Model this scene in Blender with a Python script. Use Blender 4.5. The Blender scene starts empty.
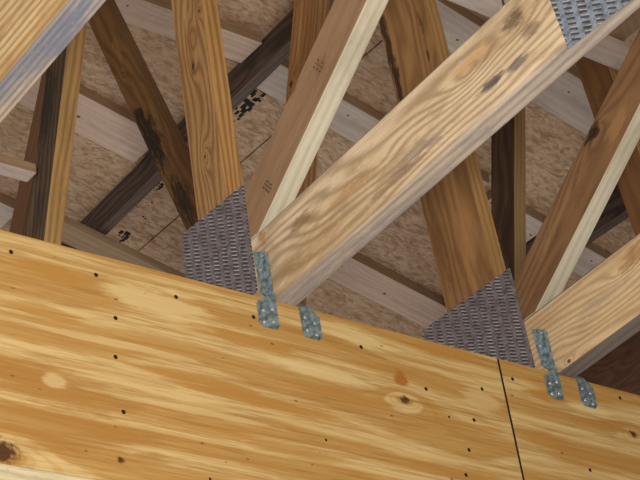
import bpy, bmesh, math, random
from mathutils import Vector, Matrix
random.seed(7)
sc = bpy.context.scene
C = bpy.context.scene.collection
V = Vector
rad = math.radians
# ------------------------------------------------------------------ camera
F = 1791.3
RIGHT = V((0.7771, -0.6137, -0.1395)); DOWN = V((0.2254, 0.4783, -0.8488)); FWD = V((0.5876, 0.6281, 0.5100))
FWD.normalize(); RIGHT = (RIGHT - FWD*RIGHT.dot(FWD)).normalized(); DOWN = FWD.cross(RIGHT).normalized()
if DOWN.z > 0: DOWN = -DOWN
EYE = V((-1.5594, -1.7829, -1.3102))
cam_d = bpy.data.cameras.new('camera'); cam = bpy.data.objects.new('camera', cam_d); C.objects.link(cam)
cam_d.sensor_width = 36; cam_d.lens = F/640*36; cam_d.clip_start = 0.05
M = Matrix((RIGHT, -DOWN, -FWD)).transposed().to_4x4(); M.translation = EYE
cam.matrix_world = M
sc.camera = cam
def ray(x, y): return RIGHT*((x-320)/F) + DOWN*((y-240)/F) + FWD
def onX(x, y, X): d = ray(x, y); return EYE + d*((X-EYE.x)/d.x)
def onP(x, y, n, k): d = ray(x, y); return EYE + d*((k-n.dot(EYE))/n.dot(d))
TH = rad(13); RN = V((math.sin(TH), 0, math.cos(TH))); RX = V((math.cos(TH), 0, -math.sin(TH)))
def roofz(X, K): return (K - X*math.sin(TH))/math.cos(TH)
K0 = 2.0          # plane of the purlin undersides; the sheathing lies one board thickness above
T = 0.038
# ------------------------------------------------------------------ materials
def srgb(c):
    f = lambda v: v/12.92 if v <= .04045 else ((v+.055)/1.055)**2.4
    return tuple(f(v/255) for v in c) + (1,)
srgb0 = srgb; DESAT = .14
class NT:
    def __init__(s, name):
        s.m = bpy.data.materials.new(name); s.m.use_nodes = True
        s.t = s.m.node_tree; s.n = s.t.nodes; s.b = s.n['Principled BSDF']
    def lk(s, a, b): s.t.links.new(a, b)
    def inp(s, node, i, v):
        if hasattr(v, 'node'): s.lk(v, node.inputs[i])
        else: node.inputs[i].default_value = v
    def math(s, op, a, b=0.0, c=0.0, clamp=False):
        n = s.n.new('ShaderNodeMath'); n.operation = op; n.use_clamp = clamp
        s.inp(n, 0, a); s.inp(n, 1, b); s.inp(n, 2, c); return n.outputs[0]
    def vmath(s, op, a, b=(0,0,0)):
        n = s.n.new('ShaderNodeVectorMath'); n.operation = op
        s.inp(n, 0, a); s.inp(n, 1, b)
        return n.outputs['Value'] if op in ('LENGTH', 'DISTANCE', 'DOT_PRODUCT') else n.outputs[0]
    def mix(s, f, a, b, mode='MIX'):
        n = s.n.new('ShaderNodeMix'); n.data_type = 'RGBA'; n.blend_type = mode; n.clamp_factor = True
        s.inp(n, 0, f); s.inp(n, 6, a); s.inp(n, 7, b); return n.outputs[2]
    def noise(s, v, scale, detail=3.0, rough=.5):
        n = s.n.new('ShaderNodeTexNoise'); s.inp(n, 'Vector', v); n.inputs['Scale'].default_value = scale
        n.inputs['Detail'].default_value = detail; n.inputs['Roughness'].default_value = rough
        return n.outputs['Fac']
    def ss(s, v, a, b):
        n = s.n.new('ShaderNodeMapRange'); n.interpolation_type = 'SMOOTHSTEP'
        s.inp(n, 0, v); n.inputs[1].default_value = a; n.inputs[2].default_value = b; return n.outputs[0]
    def coord(s, off=(0,0,0)):
        tc = s.n.new('ShaderNodeTexCoord')
        return s.vmath('ADD', tc.outputs['Object'], off) if any(off) else tc.outputs['Object']
    def sep(s, v):
        n = s.n.new('ShaderNodeSeparateXYZ'); s.inp(n, 0, v); return n.outputs
    def bump(s, h, strength, dist=.002):
        n = s.n.new('ShaderNodeBump'); n.inputs['Strength'].default_value = strength
        n.inputs['Distance'].default_value = dist; s.lk(h, n.inputs['Height']); s.lk(n.outputs[0], s.b.inputs['Normal'])
def wood(name, light, mid, dark, freq=300, warp=9, bend=.9, contrast=.6, knots=(), swirls=(), stains=(), patch=.4,
         rough=.62, blotch=None, blotch_amt=0.0, fibre=.35, spec=.3, grime=.22):
    """Sawn lumber, grain along local X. knots: (x, y, radius); stains: (x, y, rx, ry, colour, amount)."""
    t = NT(name); base = t.coord(); seed = random.uniform(0, 40)
    def srgb(c, k=DESAT):
        l = .3*c[0]+.6*c[1]+.1*c[2]; f = min(1, max(0, (c[0]-c[2]-45)/40)) * (c[0] < 225); return srgb0(tuple((v+(l-v)*k)*(1-f*m) for v, m in zip(c, (.04, .0, .03))))
    co = t.coord((seed, seed*.37, seed*.61)); x, y, z = t.sep(base)[:3]
    low = t.noise(t.vmath('MULTIPLY', co, (bend*2.2, 8, 8)), 1, 2, .5)
    mid_n = t.noise(t.vmath('MULTIPLY', co, (6, 60, 60)), 1, 3, .6)
    ph = t.math('ADD', t.math('MULTIPLY', t.math('ADD', y, t.math('MULTIPLY', z, .8)), freq),
                t.math('MULTIPLY', low, warp*6))
    ph = t.math('ADD', ph, t.math('MULTIPLY', mid_n, 2.2))
    kmask = None
    for kx, ky, kr in knots:
        d = t.vmath('SUBTRACT', base, (kx, ky, 0))
        rr = t.vmath('LENGTH', t.vmath('MULTIPLY', d, (.45/kr, 1/kr, 0)))
        g = t.math('DIVIDE', 9.0, t.math('ADD', 1.0, t.math('POWER', rr, 1.5)))
        ph = t.math('ADD', ph, t.math('MULTIPLY', g, 2.4))
        r2 = t.vmath('LENGTH', t.vmath('MULTIPLY', d, (.8/kr, 1/kr, 0)))
        r2 = t.math('ADD', r2, t.math('MULTIPLY', t.math('SUBTRACT', t.noise(co, 160, 2), .5), .7))
        k = t.ss(r2, 1.05, .5)
        kmask = k if kmask is None else t.math('MAXIMUM', kmask, k)
    for kx, ky, kr, am in swirls:
        rr = t.vmath('LENGTH', t.vmath('MULTIPLY', t.vmath('SUBTRACT', base, (kx, ky, 0)), (.35/kr, 1/kr, 0)))
        ph = t.math('ADD', ph, t.math('DIVIDE', am, t.math('ADD', 1.0, t.math('POWER', rr, 1.8))))
    rings = t.math('MULTIPLY_ADD', t.math('SINE', ph), .5, .5)
    rings = t.math('POWER', rings, 1.6)
    fib = t.noise(t.vmath('MULTIPLY', co, (7, 330, 330)), 1, 3, .65)
    pt = t.ss(t.noise(t.vmath('MULTIPLY', co, (3.2, 13, 13)), 1, 3, .55), .38, .66)
    col = t.mix(t.math('MULTIPLY', pt, patch), srgb(light), srgb(mid))
    col = t.mix(t.math('MULTIPLY', rings, contrast), col, srgb(mid if patch < .2 else dark))
    col = t.mix(t.math('MULTIPLY', t.ss(fib, .5, .75), fibre), col, srgb(dark))
    if blotch:
        bl = t.ss(t.noise(t.vmath('MULTIPLY', co, (5, 22, 22)), 1, 4, .65), .5, .64)
        col = t.mix(t.math('MULTIPLY', bl, blotch_amt), col, srgb(blotch))
    for sx, sy, rx, ry, sc_, am in stains:
        d = t.vmath('LENGTH', t.vmath('MULTIPLY', t.vmath('SUBTRACT', base, (sx, sy, 0)), (1/rx, 1/ry, 0)))
        d = t.math('ADD', d, t.math('MULTIPLY', t.math('SUBTRACT', t.noise(t.vmath('MULTIPLY', co, (24, 110, 110)), 1, 6, .72), .5), 3.4))
        col = t.mix(t.math('MULTIPLY', t.ss(d, 1.15, .45), am), col, srgb(sc_))
    if kmask is not None: col = t.mix(t.math('MULTIPLY', kmask, .88), col, srgb((58, 30, 14)))
    dirt = t.ss(t.noise(t.vmath('MULTIPLY', co, (5, 16, 16)), 1, 6, .7), .46, .72)
    col = t.mix(t.math('MULTIPLY', dirt, grime), col, srgb(tuple(v*.62 for v in dark)))
    grit = t.noise(t.vmath('MULTIPLY', co, (60, 240, 240)), 1, 3, .7)
    col = t.mix(t.math('MULTIPLY', t.ss(grit, .56, .72), .22), col, srgb(tuple(v*.8 for v in dark)))
    col = t.mix(t.math('MULTIPLY', t.ss(grit, .42, .28), .22), col, srgb(tuple(min(255, v*1.12+8) for v in light)))
    t.lk(col, t.b.inputs['Base Color'])
    t.b.inputs['Roughness'].default_value = rough; t.b.inputs['Specular IOR Level'].default_value = spec
    t.bump(t.math('ADD', t.math('MULTIPLY', fib, .6), t.math('MULTIPLY', rings, .3)), .35, .0012)
    return t.m
def plain(name, col, rough=.6, metal=0.0, var=0.0, scale=60):
    t = NT(name)
    if var:
        n = t.noise(t.coord(), scale, 4, .6)
        t.lk(t.mix(t.ss(n, .35, .68), srgb(col), srgb(tuple(c*(1-var) for c in col))), t.b.inputs['Base Color'])
    else: t.b.inputs['Base Color'].default_value = srgb(col)
    t.b.inputs['Roughness'].default_value = rough; t.b.inputs['Metallic'].default_value = metal
    return t.m
def osb_mat(name, a, b, c, d):
    t = NT(name); co = t.coord()
    warp = t.n.new('ShaderNodeTexNoise'); warp.inputs['Scale'].default_value = 9; t.lk(co, warp.inputs['Vector'])
    cw = t.vmath('ADD', co, t.vmath('MULTIPLY', t.vmath('SUBTRACT', warp.outputs['Color'], (.5, .5, .5)), (.05, .05, 0)))
    col = srgb(a); hs = []
    for i, (ang, s, cc, thr) in enumerate(((10, 30, b, .5), (80, 36, d, .62), (-50, 34, c, .6), (125, 44, a, .6), (40, 46, b, .66), (-15, 52, c, .7), (100, 40, b, .7), (60, 60, d, .74))):
        mp = t.n.new('ShaderNodeMapping'); t.lk(cw, mp.inputs[0]); mp.inputs['Rotation'].default_value = (0, 0, rad(ang))
        mp.inputs['Scale'].default_value = (s, s*2.3, 1); mp.inputs['Location'].default_value = (i*3.3, i*1.7, 0)
        vo = t.n.new('ShaderNodeTexVoronoi'); vo.voronoi_dimensions = '2D'; vo.inputs['Scale'].default_value = 1; t.lk(mp.outputs[0], vo.inputs['Vector'])
        r = t.sep(vo.outputs['Color'])[0]
        m = t.ss(r, thr, thr+.05)
        col = t.mix(t.math('MULTIPLY', m, .42), col, srgb(cc)); hs.append(m)
    n = t.noise(t.vmath('MULTIPLY', co, (1, 1, 1)), 150, 3, .7)
    col = t.mix(t.math('MULTIPLY', t.ss(n, .5, .72), .35), col, srgb(tuple(v*.55 for v in a)))
    sp = t.ss(t.noise(co, 3, 2), .4, .65)
    col = t.mix(t.math('MULTIPLY', sp, .25), col, srgb(c))
    t.lk(col, t.b.inputs['Base Color']); t.b.inputs['Roughness'].default_value = .8; t.b.inputs['Specular IOR Level'].default_value = .15
    t.bump(t.math('ADD', hs[0], t.math('ADD', hs[1], t.math('ADD', hs[2], n))), .5, .002)
    return t.m
def plate_mat(name, tint, pu=.0235, pv=.0070):
    """Galvanised plate with rows of punched slots (local X across, local Y up)."""
    t = NT(name); co = t.coord(); x, y, z = t.sep(co)[:3]
    cu = t.math('DIVIDE', x, pu); fu = t.math('FRACT', cu); iu = t.math('FLOOR', cu)
    sk = t.math('ADD', y, t.math('MULTIPLY', fu, .012))
    off = t.math('MULTIPLY', iu, .5)
    fv = t.math('FRACT', t.math('ADD', t.math('DIVIDE', sk, pv), off))
    mu = t.math('MULTIPLY', t.ss(fu, .18, .26), t.ss(fu, .84, .76))
    hole = t.math('MULTIPLY', mu, t.math('MULTIPLY', t.ss(fv, .12, .2), t.ss(fv, .56, .46)))
    lip = t.math('MULTIPLY', mu, t.math('MULTIPLY', t.ss(fv, .56, .68), t.ss(fv, .98, .8)))
    n = t.noise(co, 70, 4, .7); big = t.ss(t.noise(co, 22, 3, .6), .42, .62); lip = t.math('MULTIPLY', lip, t.math('MULTIPLY_ADD', big, 1.1, .15))
    col = t.mix(t.ss(n, .35, .7), srgb(tint), srgb(tuple(v*.66 for v in tint)))
    col = t.mix(t.math('MULTIPLY', lip, .75, 0, ), col, srgb((236, 236, 240)))
    col = t.mix(t.math('MULTIPLY', hole, .85), col, srgb((44, 36, 34)))
    t.lk(col, t.b.inputs['Base Color'])
    t.lk(t.math('SUBTRACT', .5, t.math('MULTIPLY', hole, .5)), t.b.inputs['Metallic'])
    t.b.inputs['Roughness'].default_value = .42
    t.bump(t.math('ADD', t.math('MULTIPLY', lip, 1.0), t.math('ADD', t.math('MULTIPLY', n, .4), t.math('MULTIPLY', hole, -1.2))), .8, .0022)
    return t.m
# ------------------------------------------------------------------ objects
def tag(o, label=None, cat=None, group=None, kind=None):
    for k, v in (('label', label), ('category', cat), ('group', group), ('kind', kind)):
        if v: o[k] = v
    return o
def empty(name, loc):
    o = bpy.data.objects.new(name, None); C.objects.link(o); o.location = loc; o.empty_display_size = .05; return o
def link(name, bm, mats, mw=None, parent=None, smooth=False):
    bmesh.ops.recalc_face_normals(bm, faces=bm.faces)
    me = bpy.data.meshes.new(name); bm.to_mesh(me); bm.free()
    for m in (mats if isinstance(mats, (list, tuple)) else [mats]): me.materials.append(m)
    if smooth:
        for p in me.polygons: p.use_smooth = True
    o = bpy.data.objects.new(name, me); C.objects.link(o)
    mw = mw or Matrix.Identity(4)
    if parent:
        o.parent = parent
        bpy.context.view_layer.update()
        o.matrix_parent_inverse = Matrix.Identity(4)
        o.matrix_basis = parent.matrix_world.inverted() @ mw
    else: o.matrix_world = mw
    return o
def frame(xa, ya, org):
    xa = xa.normalized(); za = xa.cross(ya).normalized(); ya = za.cross(xa).normalized()
    m = Matrix((xa, ya, za)).transposed().to_4x4(); m.translation = org; return m
def prism(name, pts, depth_vec, grain, mats, parent=None, bevel=.0022, edge_slot=True, wob=.0, side_only=None):
    """Closed polygon pts (world) extruded by depth_vec; local X = grain direction."""
    n = depth_vec.normalized(); g = (grain - n*grain.dot(n)).normalized()
    cen = sum(pts, V())/len(pts) + depth_vec/2
    mw = frame(g, n.cross(g), cen); inv = mw.inverted()
    def at(px, py):
        p = inv @ onX(px, py, pts[0].x); return (p.x, p.y)
    mats = [m(at) if callable(m) else m for m in mats]
    bm = bmesh.new()
    a = [bm.verts.new(inv @ p) for p in pts]; b = [bm.verts.new(inv @ (p+depth_vec)) for p in pts]
    f1 = bm.faces.new(a); f2 = bm.faces.new(b[::-1])
    k = len(pts)
    for i in range(k):
        f = bm.faces.new((a[i], a[(i+1) % k], b[(i+1) % k], b[i]))
        if edge_slot and len(mats) > 1: f.material_index = 1
    if bevel: bmesh.ops.bevel(bm, geom=list(bm.edges), offset=bevel, segments=2, affect='EDGES', profile=.6, clamp_overlap=True, material=1 if name == 'bottom_chord' else -1)
    return link(name, bm, mats, mw, parent)
def clip(poly, a, b, c):     # keep a*y + b*z <= c
    out = []
    for i in range(len(poly)):
        p, q = poly[i], poly[(i+1) % len(poly)]
        dp, dq = a*p[0]+b*p[1]-c, a*q[0]+b*q[1]-c
        if dp <= 0: out.append(p)
        if dp*dq < 0: s = dp/(dp-dq); out.append((p[0]+(q[0]-p[0])*s, p[1]+(q[1]-p[1])*s))
    return out
def web(parent, X, e0, e1, w, side, mats, clips=(), name='web', t=T, ext=(.0, .0)):
    """Truss web in the plane X: one long edge runs e0->e1 (y,z); the board lies w to the given side (+Y or -Y)."""
    d = V((0, e1[0]-e0[0], e1[1]-e0[1])).normalized()
    n = V((0, d.z, -d.y))
    if n.y*side < 0: n = -n
    p0 = V((0, *e0)) - d*ext[0]; p1 = V((0, *e1)) + d*ext[1]
    poly = [(p.y, p.z) for p in (p0, p1, p1+n*w, p0+n*w)]
    for c in clips: poly = clip(poly, *c)
    pts = [V((X, y, z)) for y, z in poly]
    return prism(name, pts, V((t, 0, 0)), d, mats, parent)
def box(name, x0, x1, y0, y1, z0, z1, mats, parent=None, bevel=.002, grain='X'):
    pts = [V((x0, y0, z0)), V((x1, y0, z0)), V((x1, y0, z1)), V((x0, y0, z1))]
    g = V((1, 0, 0)) if grain == 'X' else V((0, 0, 1))
    return prism(name, pts, V((0, y1-y0, 0)), g, mats, parent, bevel, edge_slot=len(mats) > 1)
def chord_local(px, py, h=.135):
    p = onX(px, py, 0.0); a = V((0, 1, -.0722)).normalized(); n = V((-1, 0, 0))
    c = V((0, 0, h/2)); b = V((1, 0, 0)).cross(a)
    d = p - c; return (d.dot(a), d.dot(b))
def st(px, py, rx, ry, col, am): x, y = chord_local(px, py); return (x, y, rx, ry, col, am)
CH1_STAINS = [st(492, 83, .030, .008, (74, 70, 84), .85), st(516, 64, .026, .008, (96, 88, 98), .75), st(512, 22, .022, .016, (92, 68, 52), .75), st(530, 28, .02, .014, (120, 92, 70), .6),
    st(470, 60, .05, .010, (226, 178, 116), .7), st(420, 150, .07, .010, (150, 132, 124), .6), st(400, 175, .09, .010, (150, 120, 96), .6),
    st(300, 222, .03, .012, (150, 104, 66), .7), st(262, 236, .010, .018, (184, 128, 78), .8), st(350, 190, .06, .014, (196, 138, 84), .6)]
# wood kinds ------------------------------------------------------
W = {}
W['chord1'] = wood('pale_pine_chord', (236, 210, 170), (204, 162, 114), (146, 102, 66), freq=250, warp=9, bend=.9, contrast=.55, patch=.7, swirls=[(*chord_local(470, 72), .022, 24), (*chord_local(285, 250), .03, -16), (*chord_local(380, 160), .012, 9), (*chord_local(515, 30), .014, 14)],
    blotch=(172, 128, 88), blotch_amt=.5, stains=CH1_STAINS)
W['chord1_edge'] = wood('grey_weathered_edge', (206, 186, 164), (170, 154, 144), (122, 104, 92), freq=520, warp=3, contrast=.45, patch=.8,
    blotch=(138, 134, 140), blotch_amt=.6)
W['chord2'] = lambda at: wood('tan_pine_chord', swirls=[(*at(625, 268), .02, 22), (*at(560, 345), .02, -10)], light=(232, 200, 152), mid=(206, 158, 106), dark=(158, 108, 66), freq=300, warp=11, bend=.7, contrast=.45, patch=.6, knots=[(*at(569, 361), .004)],
    stains=[(*at(635, 255), .04, .02, (186, 128, 76), .7), (*at(600, 300), .06, .01, (178, 156, 132), .5)])
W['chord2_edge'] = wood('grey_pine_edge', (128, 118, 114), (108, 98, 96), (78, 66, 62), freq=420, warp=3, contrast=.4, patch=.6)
W['chord0'] = wood('golden_pine_chord', (246, 212, 152), (222, 170, 108), (158, 104, 58), freq=430, warp=5, bend=.4, contrast=.6, patch=.7, blotch=(196, 136, 78), blotch_amt=.6, grime=.12)
W['chord0_edge'] = wood('blue_grey_striped_edge', (206, 180, 152), (134, 138, 154), (112, 106, 110), freq=900, warp=2, bend=.3, contrast=.7, patch=1.0,
    blotch=(112, 120, 142), blotch_amt=.8, grime=.1)
W['a1'] = lambda at: wood('orange_cathedral_pine', (196, 138, 82), (170, 112, 62), (116, 66, 32), swirls=[(*at(192, 38), .014, 22), (*at(206, 160), .012, 12)], freq=520, warp=12, bend=.6, contrast=.6, patch=.5, knots=[(*at(x, y), r) for x, y, r in [(199, 11, .0035), (193, 66, .005), (205, 157, .004)]],
    stains=[(*at(x, y), rx, ry, c, am) for x, y, rx, ry, c, am in [(190, 34, .05, .012, (150, 88, 42), .6), (193, 68, .02, .006, (90, 50, 26), .7), (186, 20, .03, .006, (214, 158, 98), .5)]])
W['a1_edge'] = wood('golden_straight_edge', (206, 146, 82), (180, 118, 60), (122, 70, 30), freq=700, warp=4, contrast=.6, patch=.4)
W['b1'] = lambda at: wood('plain_brown_web', (176, 130, 96), (160, 114, 82), (124, 82, 56), freq=200, warp=4, contrast=.22, patch=.5, fibre=.3, knots=[(*at(x, y), r) for x, y, r in [(290, 80, .009), ]],
    stains=[(*at(x, y), rx, ry, c, am) for x, y, rx, ry, c, am in [(329, 8, .012, .006, (70, 50, 38), .8), (320, 66, .022, .012, (140, 98, 70), .6), (292, 92, .03, .006, (150, 74, 34), .7)]])
W['cream_edge'] = wood('cream_planed_edge', (222, 212, 184), (206, 192, 160), (166, 148, 116), freq=460, warp=3, contrast=.3, patch=.5, fibre=.22)
W['c'] = lambda at: wood('orange_web', (178, 114, 60), (152, 92, 48), (104, 58, 28), freq=420, warp=5, contrast=.45, patch=.4, knots=[(*at(x, y), r) for x, y, r in [(291, 84, .007), ]],
    stains=[(*at(x, y), rx, ry, c, am) for x, y, rx, ry, c, am in [(300, 30, .12, .006, (196, 136, 76), .7)]])
W['c_edge'] = wood('orange_web_edge', (188, 130, 78), (158, 102, 58), (104, 62, 34), freq=600, warp=3, contrast=.5)
W['a2'] = lambda at: wood('knotty_brown_web', (184, 126, 74), (150, 98, 54), (104, 60, 30), freq=240, warp=8, contrast=.45, patch=.6, knots=[(*at(x, y), r) for x, y, r in [(508, 235, .002), ]],
    stains=[(*at(x, y), rx, ry, c, am) for x, y, rx, ry, c, am in [(387, 40, .20, .010, (62, 38, 22), .9), (398, 85, .14, .009, (62, 38, 22), .85), (420, 20, .03, .006, (70, 42, 24), .7), (428, 55, .02, .004, (60, 36, 20), .7), (483, 225, .07, .005, (70, 44, 24), .8), (438, 240, .12, .012, (124, 76, 40), .6), (465, 250, .10, .012, (190, 128, 74), .6)]])
W['a2_edge'] = wood('light_brown_edge', (196, 142, 82), (168, 116, 64), (116, 72, 38), freq=560, warp=3, contrast=.4)
W['b2'] = lambda at: wood('brown_grain_web', (158, 108, 70), (132, 86, 52), (92, 56, 32), freq=230, warp=9, contrast=.45, patch=.5, knots=[(*at(x, y), r) for x, y, r in [(596, 132, .010), ]],
    stains=[(*at(x, y), rx, ry, c, am) for x, y, rx, ry, c, am in [(590, 137, .028, .008, (38, 24, 18), .95), (615, 128, .035, .014, (186, 132, 80), .7), (560, 215, .1, .01, (176, 128, 84), .4)]])
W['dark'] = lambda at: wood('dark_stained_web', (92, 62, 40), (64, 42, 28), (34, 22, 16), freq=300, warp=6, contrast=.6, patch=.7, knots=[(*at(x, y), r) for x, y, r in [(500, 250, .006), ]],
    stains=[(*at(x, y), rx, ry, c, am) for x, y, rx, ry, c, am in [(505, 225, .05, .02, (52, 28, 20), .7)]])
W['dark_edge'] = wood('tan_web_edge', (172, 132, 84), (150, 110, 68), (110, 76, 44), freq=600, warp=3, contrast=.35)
W['f'] = lambda at: wood('mottled_dark_web', (112, 86, 60), (80, 58, 40), (40, 28, 20), freq=420, warp=6, contrast=.7, patch=.6, blotch=(44, 32, 24), blotch_amt=.5, knots=[(*at(x, y), r) for x, y, r in [(40, 140, .003), ]],
    stains=[(*at(x, y), rx, ry, c, am) for x, y, rx, ry, c, am in [(45, 110, .10, .03, (40, 30, 22), .8), (30, 215, .06, .01, (110, 86, 60), .6)]])
W['f_edge'] = wood('yellow_brown_edge', (204, 150, 90), (182, 126, 68), (126, 78, 38), freq=520, warp=3, contrast=.5)
W['g'] = lambda at: wood('mould_stained_web', (148, 96, 46), (120, 74, 34), (66, 38, 20), freq=240, warp=6, contrast=.5, patch=.6, knots=[(*at(x, y), r) for x, y, r in [(123, 73, .004), ]],
    stains=[(*at(x, y), rx, ry, c, am) for x, y, rx, ry, c, am in [(152, 140, .12, .035, (26, 18, 13), .95), (140, 118, .06, .02, (30, 20, 14), .9), (172, 172, .045, .02, (120, 86, 48), .6), (183, 200, .09, .03, (44, 30, 18), .9), (118, 52, .05, .012, (164, 112, 56), .6)]])
W['g_edge'] = wood('dull_brown_edge', (138, 100, 64), (116, 80, 50), (80, 52, 32), freq=560, warp=3, contrast=.35)
W['red'] = wood('reddish_post', (150, 98, 66), (128, 80, 52), (92, 54, 34), freq=400, warp=4, contrast=.4)
W['d'] = lambda at: wood('warm_brown_web', (146, 94, 52), (128, 78, 40), (92, 52, 26), freq=220, warp=5, contrast=.3, patch=.4, knots=[(*at(x, y), r) for x, y, r in [(600, 100, .002), ]],
    stains=[(*at(x, y), rx, ry, c, am) for x, y, rx, ry, c, am in [(600, 60, .05, .02, (160, 100, 58), .4)]])
W['pink'] = wood('pinkish_board', (234, 202, 180), (222, 186, 166), (180, 142, 120), freq=240, warp=4, contrast=.22, patch=.4, fibre=.15, knots=[(.08, .01, .006), (-.12, -.012, .004)])
W['pink2'] = wood('pale_grey_board', (226, 208, 194), (212, 192, 180), (168, 146, 134), freq=240, warp=4, contrast=.2, patch=.4, fibre=.15, knots=[(.1, .015, .005), (-.1, -.02, .004)])
W['pink_edge'] = wood('brown_board_edge', (186, 146, 112), (164, 124, 92), (124, 88, 62), freq=500, warp=3, contrast=.3)
W['tan'] = wood('tan_strip_board', (190, 154, 120), (172, 136, 104), (136, 100, 74), freq=300, warp=4, contrast=.25, patch=.4)
W['h'] = wood('blackish_beam', (104, 82, 72), (80, 62, 55), (44, 34, 31), freq=260, warp=8, contrast=.7, patch=.6)
W['h_edge'] = wood('ashy_beam_edge', (122, 104, 94), (104, 88, 80), (70, 58, 52), freq=420, warp=3, contrast=.4)
W['header'] = wood('header_lumber', (196, 158, 106), (176, 134, 84), (136, 96, 58))
OSB = osb_mat('oriented_strand_board', (206, 172, 140), (226, 198, 166), (162, 122, 92), (240, 218, 188))
DARKWALL = wood('dark_brown_sheathing', (128, 84, 62), (104, 66, 48), (66, 38, 28), freq=60, warp=12, contrast=.4)
TAR = plain('underlayment', (30, 26, 26), .9)
INK = plain('black_ink', (30, 28, 30), .7)
FADE = plain('faded_ink', (92, 66, 50), .75)
HOLE = plain('dark_nail_head', (34, 24, 20), .55, .3)
NAIL = plain('zinc_nail', (214, 218, 222), .3, .85)
TIE = plain('galvanised_strap', (160, 186, 194), .34, .5, .42, 110)
PL1 = plate_mat('galvanised_truss_plate', (152, 144, 150))
PL3 = plate_mat('blue_grey_truss_plate', (172, 188, 208), .022, .0085)

def plywood(name, knots, seed, patches=()):
    def srgb(c): return srgb0((c[0]*.935, c[1]*.955, c[2]*.95))
    t = NT(name); base = t.coord(); co = t.coord((seed, seed*.3, seed*.7)); x, y, z = t.sep(base)[:3]
    low = t.noise(t.vmath('MULTIPLY', co, (1.1, 5.5, 5)), 1, 2, .45)
    med = t.noise(t.vmath('MULTIPLY', co, (5, 40, 20)), 1, 3, .6)
    ph = t.math('ADD', t.math('MULTIPLY', y, 95), t.math('MULTIPLY', low, 19)); ph = t.math('ADD', ph, t.math('MULTIPLY', med, 1.7))
    km = None
    for kx, ky, kr, amp in knots:
        d = t.vmath('SUBTRACT', base, (kx, ky, 0))
        rr = t.vmath('LENGTH', t.vmath('MULTIPLY', d, (.33/kr, .8/kr, 0)))
        ph = t.math('ADD', ph, t.math('MULTIPLY', t.math('DIVIDE', 1.0, t.math('ADD', 1.0, t.math('POWER', rr, 1.3))), amp))
        r2 = t.vmath('LENGTH', t.vmath('MULTIPLY', d, (.8/kr, 1/kr, 0)))
        r2 = t.math('ADD', r2, t.math('MULTIPLY', t.math('SUBTRACT', t.noise(co, 130, 3), .5), 1.3))
        k = t.ss(r2, 1.0, .45); km = k if km is None else t.math('MAXIMUM', km, k)
    rings = t.math('MULTIPLY_ADD', t.math('SINE', ph), .5, .5)
    fine = t.math('MULTIPLY_ADD', t.math('SINE', t.math('MULTIPLY', ph, 4.3)), .5, .5)
    fib = t.noise(t.vmath('MULTIPLY', co, (9, 260, 260)), 1, 4, .65)
    fib2 = t.noise(t.vmath('MULTIPLY', co, (3, 95, 95)), 1, 5, .7)
    col = t.mix(t.math('MULTIPLY', t.ss(rings, .3, .8), .9), srgb((228, 192, 130)), srgb((198, 148, 80)))
    col = t.mix(t.math('MULTIPLY', t.ss(fine, .6, .95), .25), col, srgb((178, 116, 46)))
    col = t.mix(t.math('MULTIPLY', t.ss(fib2, .47, .62), .65), col, srgb((186, 132, 66)))
    col = t.mix(t.math('MULTIPLY', t.ss(fib, .5, .7), .5), col, srgb((158, 104, 44)))
    col = t.mix(t.math('MULTIPLY', t.ss(fib, .45, .25), .3), col, srgb((238, 212, 150)))
    for px_, py_, rx, ry, c_, am in patches:
        d = t.vmath('LENGTH', t.vmath('MULTIPLY', t.vmath('SUBTRACT', base, (px_, py_, 0)), (1/rx, 1/ry, 0)))
        d = t.math('ADD', d, t.math('MULTIPLY', t.math('SUBTRACT', t.noise(t.vmath('MULTIPLY', co, (7, 60, 30)), 1, 5, .72), .5), 2.4))
        col = t.mix(t.math('MULTIPLY', t.ss(d, 1.1, .55), am), col, srgb(c_))
    vo = t.n.new('ShaderNodeTexVoronoi'); vo.inputs['Scale'].default_value = 1; t.lk(t.vmath('MULTIPLY', co, (42, 90, 1)), vo.inputs['Vector'])
    fl = t.math('MULTIPLY', t.ss(vo.outputs['Distance'], .2, .1), t.ss(t.sep(vo.outputs['Color'])[1], .93, .95))
    col = t.mix(t.math('MULTIPLY', fl, .8), col, srgb((130, 76, 30)))
    if km is not None: col = t.mix(t.math('MULTIPLY', km, .9), col, srgb((66, 34, 18)))
    t.lk(col, t.b.inputs['Base Color']); t.b.inputs['Roughness'].default_value = .6; t.b.inputs['Specular IOR Level'].default_value = .25
    t.bump(fib, .3, .001); return t.m
# ------------------------------------------------------------------ beam faced with plywood
SX = .465; PT = .012; ZB = -.350
def panel_part(name, x0, x1, mat): return box(name, x0, x1, 0, PT, ZB, 0, [mat], bevel=.0012)
xl = -1.9; cxl = (xl+SX-.002)/2; cxr = (SX+.002+2.3)/2; cz = ZB/2
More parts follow.
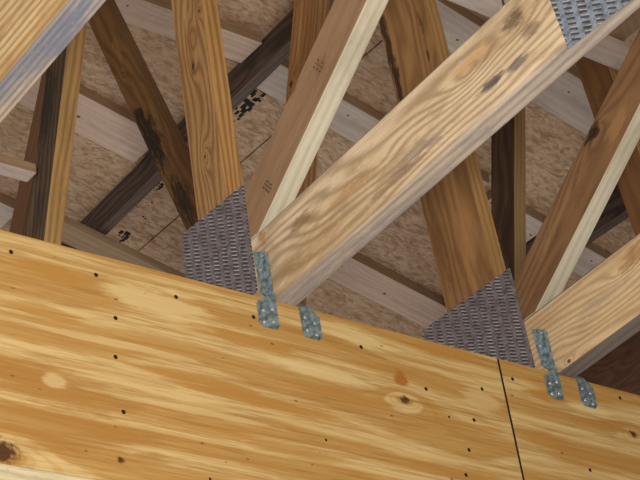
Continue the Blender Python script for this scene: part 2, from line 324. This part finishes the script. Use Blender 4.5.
# panel local frame: X along the beam, Y is grain-normal = n.cross(g) with n=+Y, g=+X  -> -Z
def loc(cx, X, Z): return (X-cx, -(Z-cz))
kl = [(*loc(cxl, .232, -.122), .0085, 14.0), (*loc(cxl, -.485, -.334), .02, 8.0), (*loc(cxl, -.31, -.315), .006, 1.0)]
kr = [(*loc(cxr, .769, -.084), .0075, 13.0)]
def pp(cx, px, py, rx, ry, c, am): q = onP(px, py, V((0, 1, 0)), 0); return (*loc(cx, q.x, q.z), rx, ry, c, am)
OR_, DK, LT = (194, 138, 66), (180, 126, 60), (240, 208, 148)
pl = [pp(cxl, 60, 275, .09, .016, OR_, .8), pp(cxl, 40, 310, .10, .012, OR_, .7), pp(cxl, 255, 343, .12, .013, OR_, .9), pp(cxl, 401, 378, .016, .016, (182, 112, 44), .95),
      pp(cxl, 200, 380, .14, .008, OR_, .8), pp(cxl, 265, 402, .17, .012, OR_, .9), pp(cxl, 350, 398, .10, .010, OR_, .7), pp(cxl, 50, 385, .16, .03, DK, .7),
      pp(cxl, 60, 430, .18, .03, DK, .75), pp(cxl, 290, 450, .14, .012, OR_, .7), pp(cxl, 200, 430, .12, .01, OR_, .6), pp(cxl, 440, 350, .07, .016, OR_, .8),
      pp(cxl, 450, 470, .12, .010, OR_, .7), pp(cxl, 470, 425, .1, .006, OR_, .7), pp(cxl, 420, 305, .1, .01, OR_, .5),
      pp(cxl, 150, 300, .10, .025, LT, .7), pp(cxl, 330, 375, .12, .015, LT, .7), pp(cxl, 55, 381, .018, .014, LT, .55), pp(cxl, 350, 335, .08, .02, LT, .5),
      pp(cxl, 100, 340, .2, .006, LT, .5), pp(cxl, 200, 412, .2, .006, LT, .5), pp(cxl, 480, 400, .05, .02, LT, .5)]
pr = [pp(cxr, 548, 396, .07, .012, OR_, .95), pp(cxr, 600, 425, .1, .007, OR_, .8), pp(cxr, 545, 440, .06, .02, OR_, .6), pp(cxr, 600, 462, .12, .02, OR_, .6),
      pp(cxr, 590, 410, .06, .01, LT, .7)]
p_left = tag(panel_part('plywood_panel', xl, SX-.003, plywood('yellow_plywood_left', kl, 3.1, pl)),
    'long yellow plywood panel facing the beam, left of the black seam, with one knot', 'plywood panel')
p_right = tag(panel_part('plywood_panel', SX+.003, 2.3, plywood('yellow_plywood_right', kr, 11.4, pr)),
    'plywood panel facing the beam to the right of the black seam', 'plywood panel')
hdr = tag(box('header', xl, 2.3, PT+.001, .14, -.34, -.013, [W['header']]), 'solid lumber header beam behind the yellow plywood, trusses resting on it', 'beam')
low = wood('pale_grey_board_low', (232, 212, 160), (206, 186, 148), (150, 128, 100), freq=520, warp=3, contrast=.4, patch=.6, blotch=(150, 146, 150), blotch_amt=.5)
tag(box('ledger_board', xl, 2.3, -.006, .14, ZB-.14, ZB-.003, [low]), 'pale greyish board running under the plywood at the lower left corner', 'board')
box('seam_shadow_strip', SX-.0026, SX+.0026, .0015, PT, ZB, -.001, [plain('black_seam_shadow', (18, 15, 14), .9)], p_left, bevel=0)  # black strip stands in for the shade inside the open panel gap
def disc(name, c, n, r, h, mat, parent, seg=10, dome=True):
    bm = bmesh.new(); n = n.normalized(); a = n.orthogonal().normalized(); b = n.cross(a)
    m = frame(a, b, c)
    rings = []
    for rr, hh in ((r, -h*.3), (r, h*.4), (r*.6, h)):
        rings.append([bm.verts.new((rr*math.cos(2*math.pi*i/seg), rr*math.sin(2*math.pi*i/seg), hh)) for i in range(seg)])
    for k in range(2):
        for i in range(seg): bm.faces.new((rings[k][i], rings[k][(i+1) % seg], rings[k+1][(i+1) % seg], rings[k+1][i]))
    bm.faces.new(rings[2]); bm.faces.new(rings[0][::-1])
    return link(name, bm, mat, m, parent, False)
NPY = [(11,252),(96,275),(176,297),(115.5,318),(115.5,357),(123.5,412),(253.5,317),(361,347),(326,440),(210,479),(426,389),(482,389),(474,420),(449,417),(469,450),(466,475),
       (512.5,379),(620,398),(590,470)]
for q in NPY:
    p = onP(*q, V((0,1,0)), 0.0)
    if p.z > -.005: p.z = -.008
    r = .0034 if q[0] not in (449, 326, 210) else .0022
    disc('nail', V((p.x, 0, p.z)), V((0, -1, 0)), r, .0008, HOLE, p_left if p.x < SX else p_right)
# ------------------------------------------------------------------ trusses
ZC = .135; SL = .0722   # top of the bottom chords at Y=0; they rise gently towards -Y
BC = (-SL, -1, -ZC-.001)
def chord(parent, X, y0, y1, mats, h=ZC, slope=0.0):
    pts = [V((X, y0, -SL*y0)), V((X, y1, -SL*y1)), V((X, y1, h-SL*y1)), V((X, y0, h-SL*y0))]
    return prism('bottom_chord', pts, V((T, 0, 0)), V((0, 1, -SL)), mats, parent, bevel=.003)
def nail_plate(parent, X, yz, mat, teeth=0, t=.0014):
    """Flat punched plate on the -X face of the truss. yz: outline corners."""
    pts = [V((X-t, y, z)) for y, z in yz]
    cen = sum(pts, V())/len(pts)
    xa, ya = V((0, -1, 0)), V((0, 0, 1))
    mw = frame(xa, ya, cen); inv = mw.inverted(); bm = bmesh.new()
    a = [bm.verts.new(inv @ p) for p in pts]; b = [bm.verts.new(inv @ (p+V((t, 0, 0)))) for p in pts]
    bm.faces.new(a); bm.faces.new(b[::-1]); k = len(pts)
    for i in range(k): bm.faces.new((a[i], a[(i+1) % k], b[(i+1) % k], b[i]))
    o = link('nail_plate', bm, mat, mw, parent)
    return o
def ink_marks(parent, org, ux, uy, cells, s, mat, lift):
    """Small printed blocks on a face; they lie on the wood."""
    bm = bmesh.new(); m = frame(ux, uy, org)
    for (cx, cy, w, h) in cells:
        vs = [bm.verts.new(((cx+a*w/2)*s, (cy+b*h/2)*s, 0)) for a, b in ((-1,-1),(1,-1),(1,1),(-1,1))]
        bm.faces.new(vs)
    r = bmesh.ops.extrude_face_region(bm, geom=list(bm.faces))
    for v in [g for g in r['geom'] if isinstance(g, bmesh.types.BMVert)]: v.co.z += lift
    return link('grade_stamp', bm, mat, m, parent)
def top_at(X): return roofz(X, K0+T) - .02
def topclip(X): return (0, 1, top_at(X))
# common directions
B_D = ((.028, .227), (-.235, .413))
# truss 0 (nearest, top left corner)
t0 = tag(empty('roof_truss', (-.622, 0, 0)), 'nearest roof truss, golden chord with blue-grey striped underside in the top left corner', 'roof truss', 'wooden trusses resting on the plywood beam')
chord(t0, -.622, -2.6, 2.6, [W['chord0'], W['chord0_edge']], .16)
# truss 1
t1 = tag(empty('roof_truss', (0, 0, 0)), 'roof truss with the long pale chord across the middle and an orange grained web', 'roof truss', 'wooden trusses resting on the plywood beam')
chord(t1, 0, -2.6, 2.6, [W['chord1'], W['chord1_edge']])
A1R = .084
web(t1, 0, (.166, .136), (.163, top_at(0)), .082, -1, [W['a1'], W['a1_edge']], [BC])
b1 = web(t1, 0, B_D[0], B_D[1], .080, -1, [W['b1'], W['cream_edge']], [BC, (1, 0, A1R-.003), topclip(0)], ext=(.3, 2.6))
f1l = ((.700, .467), (.578, .812))
web(t1, 0, f1l[0], f1l[1], .072, -1, [W['f'], W['f_edge']], [BC, topclip(0), (-1, 0, -.17)], ext=(.6, 2.5))
nail_plate(t1, 0, [(.212, .045), (.040, .038), (.040, .234), (.205, .237), (.214, .225)], PL1)
pl3 = nail_plate(t1, 0, [(-.632, .135-.004), (-.641, .040), (-1.05, .040), (-1.05, .131)], PL3)
# truss 2
X2 = .61
t2 = tag(empty('roof_truss', (X2, 0, 0)), 'roof truss with the tan chord at the right edge and a wide knotty web', 'roof truss', 'wooden trusses resting on the plywood beam')
chord(t2, X2, -2.6, 2.6, [W['chord2'], W['chord2_edge']])
web(t2, X2, (.228, .248), (.258, 1.008), .133, -1, [W['a2'], W['a2_edge']], [BC, topclip(X2)], ext=(.3, 1.6))
web(t2, X2, (.012, .244), (-.142, .355), .084, -1, [W['b2'], W['cream_edge']], [BC, (1, 0, .088), topclip(X2)], ext=(.3, 3.0))
CL = ((.586, .914), (.493, 1.175))
dC = (V((CL[1][0], CL[1][1])) - V((CL[0][0], CL[0][1]))).normalized()
web(t2, X2, CL[0], CL[1], .082, -1, [W['c'], W['c_edge']], [BC, topclip(X2), (-1, 0, -.27)], ext=(1.2, 2))
nC = (dC.y, -dC.x)   # keep G on the far side of C's left edge
web(t2, X2, (.977, .854), (1.279, 1.661), .083, -1, [W['g'], W['g_edge']],
    [(-nC[0], -nC[1], -(nC[0]*CL[0][0]+nC[1]*CL[0][1])-.003), BC, topclip(X2)], ext=(1.0, 1))
web(t2, X2, (1.735, 1.277), (1.598, 1.521), .075, -1, [W['red'], W['g_edge']], [BC, topclip(X2)], ext=(2, 1))
nail_plate(t2, X2, [(.300, .045), (.048, .038), (.054, .242), (.276, .238), (.303, .225)], PL1)
# truss 3
X3 = 1.22
t3 = tag(empty('roof_truss', (X3, 0, 0)), 'farthest roof truss, narrow dark upright web and warm brown web behind the right-hand truss', 'roof truss', 'wooden trusses resting on the plywood beam')
chord(t3, X3, -2.6, 2.6, [W['d'], W['chord2_edge']])
web(t3, X3, (.211, .569), (.247, 1.048), .081, -1, [W['d'], W['a2_edge']], [BC, topclip(X3)], ext=(1, 2))
web(t3, X3, (.165, 1.045), (.175, 1.4), .125, -1, [W['tan'], W['tan']], [topclip(X3)], ext=(0, 1))
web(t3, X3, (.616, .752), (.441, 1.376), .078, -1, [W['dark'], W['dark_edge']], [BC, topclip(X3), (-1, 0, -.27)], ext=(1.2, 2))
# ------------------------------------------------------------------ printed stamps
def face_pt(x, y, X): p = onX(x, y, X); p.x = X-.0003; return p
bd = V((0, B_D[1][0]-B_D[0][0], B_D[1][1]-B_D[0][1])).normalized()
cells = [(-1.6,.9,1.1,.5),(-.2,.9,1.0,.5),(1.1,.9,.9,.5),(-1.8,-.1,.5,.5),(-1.0,-.1,.5,.5),(-.2,-.1,.5,.5),(.6,-.1,.5,.5),(1.4,-.1,.6,.5),(-1.2,-1,1.4,.4),(.6,-1,1.2,.4)]
ink_marks(b1, face_pt(268, 187, 0), V((0, -bd.z, bd.y)), V((0,-bd.y,-bd.z)), cells, .0062, FADE, .0003)
ink_marks(b1, face_pt(319, 66, 0), V((0, -bd.z, bd.y)), V((0,-bd.y,-bd.z)), [(c[0], c[1], c[2]*.6, c[3]*.7) for c in cells], .007, FADE, .0003)
# ------------------------------------------------------------------ hurricane ties
def tie(X, side, label):
    cx = X + T/2
    def P(u, y, z): return V((cx + side*(T/2+u), y, z))
    root = empty('hurricane_tie', (cx + side*(T/2+.02), 0, -.05))
    tag(root, label, 'metal strap tie', 'galvanised ties fixing the trusses to the beam')
    # sheet outline: strap on the plywood, twist, flange on the side of the chord
    yF = -.0015; e = .0016
    strap = [P(.041, yF, -.012), P(.041, yF, -.045), P(.035, yF, -.052), P(.009, yF, -.052), P(.004, yF, -.046), P(.003, yF, -.002), P(.020, yF, .004)]
    tw = [strap[6], strap[5], P(e, .003, .020), P(e, .004, .036), P(e, .032, .032)]
    tw2 = [strap[0], strap[6], P(e, .030, .040), P(.016, .012, .016)]
    fl = [P(e, .032, .032), P(e, .004, .036), P(e, .004, .085), P(e, .010, .093), P(e, .036, .106)]
    bm = bmesh.new(); vd = {}
    def v(p):
        k = tuple(round(c, 5) for c in p)
        if k not in vd: vd[k] = bm.verts.new(p - root.location)
        return vd[k]
    for poly in (strap, tw, fl): bm.faces.new([v(p) for p in poly])
    bm.normal_update()
    o = link('strap', bm, TIE, Matrix.Translation(root.location), root)
    s = o.modifiers.new('thick', 'SOLIDIFY'); s.thickness = .0013; s.offset = 0
    for u, z in ((.012, -.018), (.030, -.024), (.013, -.040), (.031, -.044)):
        disc('nail', P(u, yF-.0008, z), V((0, -1, 0)), .0034, .0016, NAIL, root)
    for y, z in ((.016, .088), (.026, .068)):
        disc('nail', P(e+.0008, y, z), V((side, 0, 0)), .003, .0014, NAIL, root)
tie(0, -1, 'galvanised tie on the left side of the middle pale chord, nailed to the plywood')
tie(0, 1, 'galvanised tie on the right side of the middle pale chord, nailed to the plywood')
tie(X2, -1, 'galvanised tie on the left side of the right-hand chord, just right of the seam')
tie(X2, 1, 'galvanised tie on the right side of the right-hand chord, rightmost of the four')
# ------------------------------------------------------------------ roof sheathing
KO = K0 + T
def slab(x0, x1, y0, y1, k, th):   # in roof-plane coordinates: X along slope
    o = V((0, 0, k/math.cos(TH)))
    a = [o + RX*(x/math.cos(TH)) + V((0, y, 0)) for x, y in ((x0, y0), (x1, y0), (x1, y1), (x0, y1))]
    return a, RN*th
seams = [-2.2, -.98, .24, 1.455, 2.66, 3.9]
seamy = [-3.4, 5.2]
bm = bmesh.new()
for i in range(len(seams)-1):
    g = .003
    pts, dv = slab(seams[i]+g, seams[i+1]-g, seamy[0], seamy[1], KO, .012)
    a = [bm.verts.new(p) for p in pts]; b = [bm.verts.new(p+dv) for p in pts]
    bm.faces.new(a); bm.faces.new(b[::-1])
    for j in range(4): bm.faces.new((a[j], a[(j+1) % 4], b[(j+1) % 4], b[j]))
mw = frame(RX, V((0, 1, 0)), V((0, 0, KO/math.cos(TH))))
bm.transform(mw.inverted())
ceil = link('ceiling', bm, OSB, mw); tag(ceil, kind='structure')
ceil['label'] = 'tan strand board roof sheathing above the trusses'
bm = bmesh.new(); pts, dv = slab(seams[0], seams[-1], seamy[0], seamy[1], KO+.013, .004)
a = [bm.verts.new(p) for p in pts]; b = [bm.verts.new(p+dv) for p in pts]
bm.faces.new(a); bm.faces.new(b[::-1])
for j in range(4): bm.faces.new((a[j], a[(j+1) % 4], b[(j+1) % 4], b[j]))
link('roof_underlayment', bm, TAR, None, ceil)
# ------------------------------------------------------------------ purlins / blocking between the roof beams
def roof_board(y0, y1, xa, xb, label, mats, k=K0, group='boards running across under the roof sheathing', name='purlin', th=T-.001, skew=0.0, cat='roof board'):
    """Board whose underside lies in the roof plane k, from X=xa to X=xb, Y y0..y1."""
    o = V((0, 0, k/math.cos(TH))); c = math.cos(TH)
    pts = [o + RX*(xa/c) + V((0, y0, 0)), o + RX*(xb/c) + V((0, y0+skew, 0)), o + RX*(xb/c) + V((0, y1+skew, 0)), o + RX*(xa/c) + V((0, y1, 0))]
    return tag(prism(name, pts, RN*th, RX, mats), label, cat, group)
# roof beams along Y
def roof_beam(xa, xb, y0, y1, depth, label, mats, name='rafter'):
    """Beam on edge under the sheathing; its left face runs from X=xa at y0 to X=xb at y1."""
    za = roofz(max(xa, xb)+T, KO)-.002
    xs = [(xa, y0), (xb, y1)]
    bm = bmesh.new(); vs = []
    pts = [V((xa, y0, za-depth)), V((xb, y1, za-depth)), V((xb, y1, za)), V((xa, y0, za))]
    return tag(prism(name, pts, V((T, 0, 0)), V((xb-xa, y1-y0, 0)), mats, bevel=.002), label, 'beam')
HB = (1.150, 1.245)    # left face of the dark beam at Y=.7 and Y=2.9
def hx(y): return HB[0] + (HB[1]-HB[0])*(y-.7)/2.2
roof_beam(hx(-1.2), hx(3.2), -1.2, 3.2, .090, 'blackish roof beam with an ashy underside, behind the orange grained web', [W['h'], W['h_edge']])
RBX = 2.34
roof_beam(RBX, RBX, -.6, 1.82, .13, 'dark roof beam seen between the cream-edged web and the warm brown web at the right', [W['h'], W['h_edge']])
P_ = [W['pink'], W['pink_edge']]; P2_ = [W['pink2'], W['pink_edge']]
roof_board(1.760, 1.915, .55, hx(1.74)-.014, 'pinkish board crossing left of the black-stained web, ending at the dark beam', P_)
roof_board(1.280, 1.405, hx(1.42)+T+.006, 2.05, 'pale board starting at the dark beam and passing behind the cream-edged web', P2_)
roof_board(.800, .930, hx(.95)+T+.006, 1.76, 'pale grey board at the top, right of the wide knotty web', P2_)
roof_board(.772, .930, 1.78, RBX-.014, 'pale grey board below the middle chord at the upper right, left of the brown web', P2_)
roof_board(1.845, 1.980, 1.70, 2.46, 'pinkish board under the middle chord, running down to the right-hand nail plate', P_)
roof_board(1.312, 1.420, 2.10, RBX-.014, 'short pale board just left of the right-hand cream-edged web, behind the narrow dark web', P2_)
roof_board(1.312, 1.430, RBX+T+.004, 2.90, 'pale board right of the right-hand cream-edged web, beyond the dark beam', P2_)
roof_board(2.350, 2.500, .4, 1.03, 'white board at the far left edge just above the plywood', P2_)
roof_board(2.175, 2.262, .98, 1.75, 'tan board lying along the plywood top edge left of the nail plate', [W['tan'], W['tan']], k=1.885, name='purlin', th=.03)
# horizontal braces in the X direction
def brace(y0, y1, xa, xb, z, h, label, mats):
    pts = [V((xa, y0, z)), V((xb, y0, z)), V((xb, y1, z)), V((xa, y1, z))]
    return tag(prism('lateral_brace', pts, V((0, 0, h)), V((1, 0, 0)), mats), label, 'brace', 'short level braces nailed between the trusses')
q = onX(263, 41, hx(1.25)-.003)
q2 = onP(205, 51, V((0, 0, 1)), q.z); q1 = onP(205, 22, V((0, 0, 1)), q.z)
brace(q.y, q.y+.105, .55, hx(1.2)-.004, q.z-.01, T, 'pinkish brace across the top left ending in knots at the dark beam', P_)
q = onX(31, 171, 0)
brace(q.y-.026, q.y+.010, -.9, -.004, q.z-.022, .022, 'short pale brace at the left edge ending against the dark web', [W['pink2'], W['pink_edge']])
brace(.120, .160, X2+T+.003, 1.262, .980, .055, 'short whitish brace end at the top right corner, above the warm brown web', [W['pink2'], W['pink2']])
# end wall, dark
wl = tag(prism('wall_end', [V((2.92, -3.2, -.6)), V((2.92, 5.0, -.6)), V((2.92, 5.0, roofz(2.92, KO)-.012)), V((2.92, -3.2, roofz(2.92, KO)-.012))], V((.02, 0, 0)), V((0, 1, 0)), [DARKWALL], bevel=0), kind='structure')
# stamps on the sheathing
def roof_marks(px, ang, s, cells, lift=.0006):
    p = onP(*px, RN, KO); c, s_ = math.cos(rad(ang)), math.sin(rad(ang))
    return ink_marks(ceil, p - RN*.0004, V((0, 1, 0)), RX, cells, s, INK, -.0004)
rc = [(random.uniform(-3.4, 3.4), random.uniform(-.9, .9), random.uniform(.3, .9), random.uniform(.2, .7)) for _ in range(34)]
roof_marks((246, 104), 0, .026, rc)
rc2 = [(random.uniform(-1.6, 1.6), random.uniform(-.8, .8), random.uniform(.3, .8), random.uniform(.2, .5)) for _ in range(9)]
roof_marks((121, 236), 0, .026, rc2)
roof_marks((158, 186), 0, .016, rc2)
roof_marks((149, 203), 0, .010, rc2[:3])
roof_marks((143, 218), 0, .010, rc2[3:6])
roof_marks((412, 240), 0, .012, rc2[1:3])
# ------------------------------------------------------------------ light
w = bpy.data.worlds.new('daylight'); sc.world = w; w.use_nodes = True
bg = w.node_tree.nodes['Background']; bg.inputs[0].default_value = (1.0, .94, .88, 1); bg.inputs[1].default_value = .40
def area(name, loc, target, size, power, col):
    l = bpy.data.lights.new(name, 'AREA'); l.size = size; l.energy = power; l.color = col
    o = bpy.data.objects.new(name, l); C.objects.link(o); o.location = loc
    o.rotation_euler = (V(target)-V(loc)).to_track_quat('-Z', 'Y').to_euler(); return o
area('camera_fill', EYE + V((.1, -.1, .2)), (0.1, .2, .2), .25, 50, (1, .95, .88))  # fill light added beside the camera, standing in for daylight from the front
sc.view_settings.view_transform = 'Standard'; sc.view_settings.look = 'None'; sc.view_settings.exposure = 0.0
sc.view_settings.gamma = 1.0; sc.view_settings.use_curve_mapping = False
